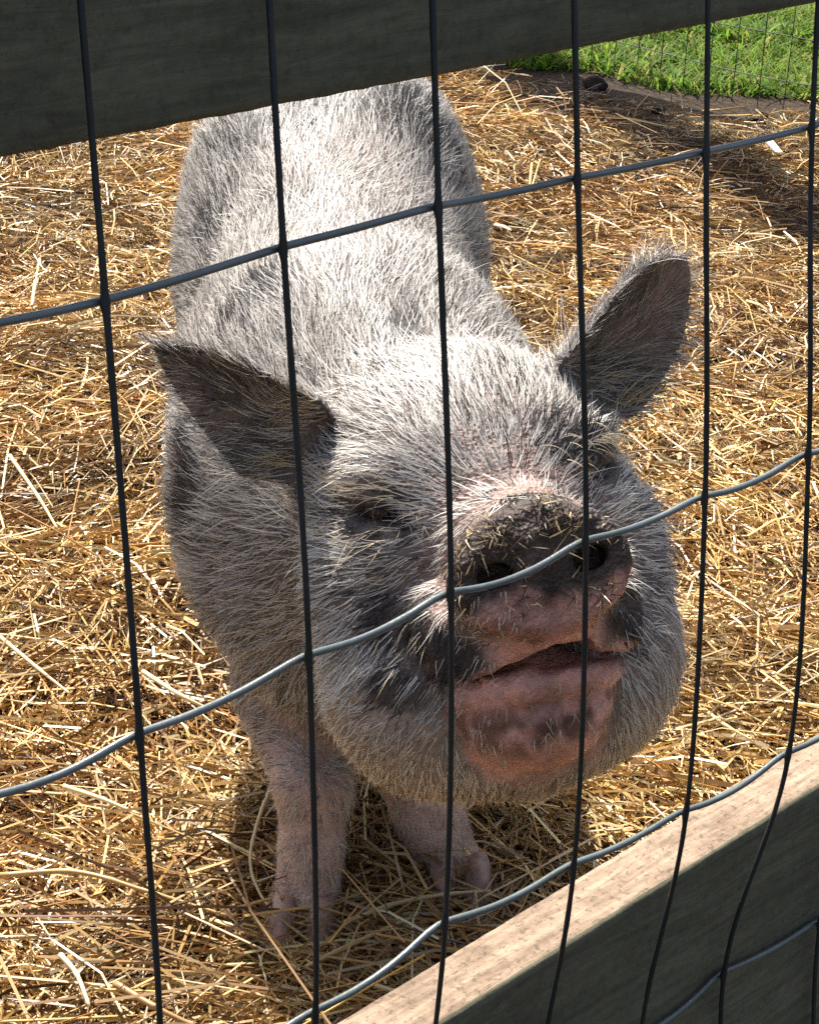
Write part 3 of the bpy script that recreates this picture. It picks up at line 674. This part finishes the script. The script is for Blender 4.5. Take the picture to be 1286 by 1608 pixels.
def scatter(n, focus):
    # more pieces where the ground is near the lens
    if focus:
        yy = 1.45 + (5.9 - 1.45) * rng.random(n * 2) ** 1.35; hw = .25 + .19 * yy; xx = rng.uniform(-1, 1, n * 2) * hw + .02
    else: xx, yy = rng.uniform(-2.2, 2.2, n * 2), rng.uniform(.75, 6.2, n * 2)
    ok = in_pen(xx, yy) & (yy > .62 + .98 * xx); return xx[ok][:n], yy[ok][:n]
def litter(name, n, Lm, Ls, r0, r1, thick, focus=True, tl=.25):
    x, y = scatter(n, focus); n = len(x); lay = rng.random(n) ** .8
    thin = np.clip(.6 + .5 * noise(np.stack([x, y], -1), 4.5, 91), .25, 1)
    z = straw_h(x, y) + lay * thick * thin
    return x, y, z, rng.uniform(0, 2 * math.pi, n), rng.normal(0, tl, n), rng.lognormal(math.log(Lm), Ls, n), rng.uniform(r0, r1, n), rng.normal(0, .28, n)
parts = [litter('a', 36000, .056, .5, .0009, .0026, .052, tl=.38), litter('b', 46000, .026, .45, .0006, .0018, .056, tl=.5), litter('c', 5000, .15, .35, .0012, .0024, .065, tl=.2), litter('e', 1500, .05, .5, .003, .0048, .055, tl=.15), litter('d', 26000, .06, .5, .0014, .0028, .045, False)]
x, y, z, ya, ti, L, rd_, be = [np.concatenate([p[k] for p in parts]) for k in range(8)]
fx, fy = rng.normal(0, .16, 5000) - .02, rng.normal(1.80, .11, 5000)
parts.append((fx, fy, straw_h(fx, fy) + rng.random(5000) * .036 - .010, rng.uniform(0, 6.28, 5000), rng.normal(0, .25, 5000), rng.lognormal(math.log(.09), .5, 5000), rng.uniform(.001, .0024, 5000), rng.normal(0, .25, 5000)))
x, y, z, ya, ti, L, rd_, be = [np.concatenate([p[k] for p in parts]) for k in range(8)]
# matted swirls: neighbours lie roughly alike
ya = np.where(rng.random(len(x)) < .45, 2.2 * noise(np.stack([x, y], -1), 2.6, 92) + rng.normal(0, .45, len(x)), ya)
# keep the straw out of the pig's body
keep = pig_sdf(np.stack([x, y, z], -1)) > .004
nf = (np.hypot(x - .0, y - 1.80) < .24) & (z > straw_h(x, y) + .022); keep &= ~(nf & (rng.random(len(x)) < .85))
x, y, z, ya, ti, L, rd_, be = [k[keep] for k in (x, y, z, ya, ti, L, rd_, be)]
sc_ = straw_cols(len(x)) * np.clip(1 + .30 * noise(np.stack([x, y], -1), 7, 97) + .2 * noise(np.stack([x, y], -1), 22, 98), .45, 1.3)[:, None]
sc_ = np.clip(sc_, 0, .86); sc_[z < straw_h(x, y) + .008] *= np.array([.75, .6, .5])      # bottom layer browner, shade of the gaps painted in
# shadows of the far post and the pig deepened in the straw's colour
seg = np.clip(((x - .30) * .60 + (y - 5.5) * -1.25) / (.60 ** 2 + 1.25 ** 2), 0, 1.2); dband = np.hypot(x - .30 - .60 * seg, y - 5.5 + 1.25 * seg) + .10 * noise(np.stack([x, y], -1), 8, 101)
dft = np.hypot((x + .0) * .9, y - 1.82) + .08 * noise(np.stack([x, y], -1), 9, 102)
shadef = np.maximum(np.clip((.24 - dband) / .10, 0, 1), .7 * np.clip((.30 - dft) / .12, 0, 1))
sc_ = sc_ * (1 - .62 * shadef[:, None] * np.array([.92, 1.0, 1.05])); kp = rng.random(len(x)) > .55 * shadef * (dband < .3)
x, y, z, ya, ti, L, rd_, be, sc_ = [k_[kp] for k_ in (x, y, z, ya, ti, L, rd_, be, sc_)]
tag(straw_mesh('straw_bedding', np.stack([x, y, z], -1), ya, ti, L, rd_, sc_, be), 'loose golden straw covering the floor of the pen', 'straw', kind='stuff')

# ------------------------------------------------------------------ lawn beyond the far fence
n = 100000
x = np.where(rng.random(n) < .62, rng.uniform(.2, 2.4, n), rng.uniform(-3.5, 4.5, n)); y = 5.0 + 4.5 * rng.random(n) ** 1.3; nzv = noise(np.stack([x, y], -1), 3.5, 95)
ok = (lawn_edge(x, y) > 5.68 + .30 * np.clip(.7 - x, 0, 1) + .1 * nzv); x, y = x[ok], y[ok]; n = len(x)
root = np.stack([x, y, straw_h(x, y) - .015], -1); az = rng.uniform(0, 6.283, n); d = np.stack([np.cos(az), np.sin(az), np.zeros(n)], -1); up = np.tile([0, 0, 1.], (n, 1))
tall = np.clip(.8 + .5 * noise(np.stack([x, y], -1), 6, 96), .35, 1.6)
gc = np.array([.13, .23, .028]) * rng.uniform(.55, 1.5, (n, 1)); yl = rng.random(n) < .25; gc[yl] = np.array([.27, .27, .07]); wl = rng.random(n) < .12; gc[wl] = np.array([.13, .24, .05])
tag(ribbons('lawn_grass', root, d, up, np.cross(d, up), .075 * tall * rng.lognormal(0, .3, n), rng.uniform(.5, 1.4, n), rng.normal(0, .1, n), rng.uniform(.0018, .0060, n) * np.clip(1 + .5 * noise(np.stack([x, y], -1), 9, 99), .5, 1.8), gc, M_GRASS, None, 3, .12), 'sunlit green grass growing beyond the far wire fence', 'grass', kind='stuff')

# ------------------------------------------------------------------ single stalks and scraps one can pick out
def stalk(pts, r, col, label):
    pts = np.asarray(pts, float)
    P = spline(pts, 8); s = np.linspace(0, 1, len(P)); v, qd, t = tube(P, r * (1 - .45 * s) * (1 + .25 * (np.abs((s * 5) % 1 - .5) < .06)), 6, .05)
    o = mesh_np('straw_stalk', v, t, qd, M_STRAW, None, True, np.tile(np.array(col), (len(v), 1)))
    return tag(o, label, 'straw', 'long straw stalks lying on the bedding')
def gp(x, y, z): return on_ground(x, y, z)
STALKS = [([(428, 1232, .12), (405, 1290, .10), (393, 1355, .075), (412, 1410, .055), (450, 1450, .045), (488, 1480, .04)], .0022, (.62, .50, .28), 'long pale straw arching past the left front foot of the pig'),
          ([(0, 1000, .05), (60, 1050, .055), (110, 1090, .05)], .003, (.74, .60, .32), 'short thick pale straw at the left edge beside the leftmost wire'),
          ([(225, 1055, .05), (280, 1090, .06), (330, 1115, .05)], .0035, (.76, .64, .36), 'forked thick pale straw lying left of the pig shoulder'),
          ([(0, 1375, .05), (120, 1370, .06), (230, 1400, .055), (360, 1440, .04)], .0035, (.50, .33, .13), 'brown curved stalk crossing the straw at the lower left'),
          ([(100, 1235, .05), (160, 1255, .055), (220, 1280, .05)], .0035, (.76, .62, .34), 'straight pale straw below the bright wire at the left'),
          ([(95, 1500, .055), (120, 1530, .055), (140, 1580, .05)], .0032, (.80, .70, .44), 'pale upright straw near the bottom left corner'),
          ([(180, 1545, .06), (240, 1580, .06), (310, 1615, .05)], .004, (.40, .24, .09), 'flat brown blade at the foot of the leftmost wire'),
          ([(540, 1450, .05), (620, 1420, .06), (700, 1405, .06), (770, 1400, .05)], .003, (.50, .38, .18), 'dull straw bundle strand between the two front feet'),
          ([(480, 1520, .045), (560, 1480, .055), (650, 1440, .055)], .0032, (.46, .32, .14), 'shaded stalk running from the left foot toward the board'),
          ([(15, 715, .05), (60, 780, .055), (90, 830, .05)], .0032, (.76, .62, .34), 'pale slanting straw at the left edge level with the pig ear'),
          ([(55, 440, .06), (50, 480, .08), (62, 405, .05)], .003, (.74, .60, .33), 'upright bent straw near the top left below the dark board'),
          ([(835, 255, .06), (832, 300, .06), (848, 250, .09)], .003, (.72, .52, .20), 'golden bent straw standing right of the pig back'),
          ([(1100, 1110, .05), (1140, 1140, .055), (1185, 1165, .05)], .003, (.72, .56, .28), 'pale straw lying just above the lit board at the right'),
          ([(1110, 1065, .06), (1125, 1095, .06), (1135, 1120, .05)], .0025, (.12, .07, .03), 'thin dark twig on the straw right of the pig jowl')]
for pts, r_, c_, lb in STALKS: stalk([gp(*p) for p in pts], r_, c_, lb)
a, b = gp(1190, 218, .05), gp(1222, 238, .05); ax_ = unit(b - a); up = np.array([0, 0, 1.]); sd_ = np.cross(ax_, up) * .012
v = np.array([a - sd_ * .6, a + sd_ * .8, (a + b) / 2 + sd_ + up * .012, (a + b) / 2 - sd_ + up * .012, b + sd_ * .7, b - sd_ * .9]); v = np.concatenate([v, v - up * .0015])
tag(mesh_np('paper_scrap', v, None, [(0, 1, 2, 3), (3, 2, 4, 5), (7, 6, 9, 8), (8, 9, 11, 10), (0, 6, 7, 1), (4, 10, 11, 5), (1, 7, 8, 2), (2, 8, 10, 4), (3, 9, 6, 0), (5, 11, 9, 3)], M_PAPER, None, False), 'small white scrap lying on the straw near the far right shadow', 'scrap')

# dark lumps along the lawn edge; the largest stands for shade under grass
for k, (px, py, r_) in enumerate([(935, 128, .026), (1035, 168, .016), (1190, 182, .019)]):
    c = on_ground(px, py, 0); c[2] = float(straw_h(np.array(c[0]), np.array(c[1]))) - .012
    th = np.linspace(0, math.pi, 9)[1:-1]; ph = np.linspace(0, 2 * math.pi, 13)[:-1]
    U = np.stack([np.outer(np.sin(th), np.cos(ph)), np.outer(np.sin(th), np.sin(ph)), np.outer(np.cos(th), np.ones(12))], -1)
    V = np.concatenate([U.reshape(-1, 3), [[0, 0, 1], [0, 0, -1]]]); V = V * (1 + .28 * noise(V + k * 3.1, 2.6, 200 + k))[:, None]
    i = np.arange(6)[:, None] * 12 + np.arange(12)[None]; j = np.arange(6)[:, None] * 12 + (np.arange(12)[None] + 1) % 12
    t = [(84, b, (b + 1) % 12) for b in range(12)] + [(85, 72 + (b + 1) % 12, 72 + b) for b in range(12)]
    o = mesh_np('lawn_lump', c + V * r_ * np.array([1.3, 1, .75]) + np.array([0, 0, r_ * .55]), np.array(t), np.stack([i, i + 12, j + 12, j], -1).reshape(-1, 4), M_LUMP)
    tag(o, ('largest dark lump, added as the shade under the grass behind the pig', 'smallest dark clod of earth, between two others along the lawn edge', 'rightmost dark clod of earth along the lawn edge, near the white scrap')[k], 'clod', 'earth clods along the lawn edge')
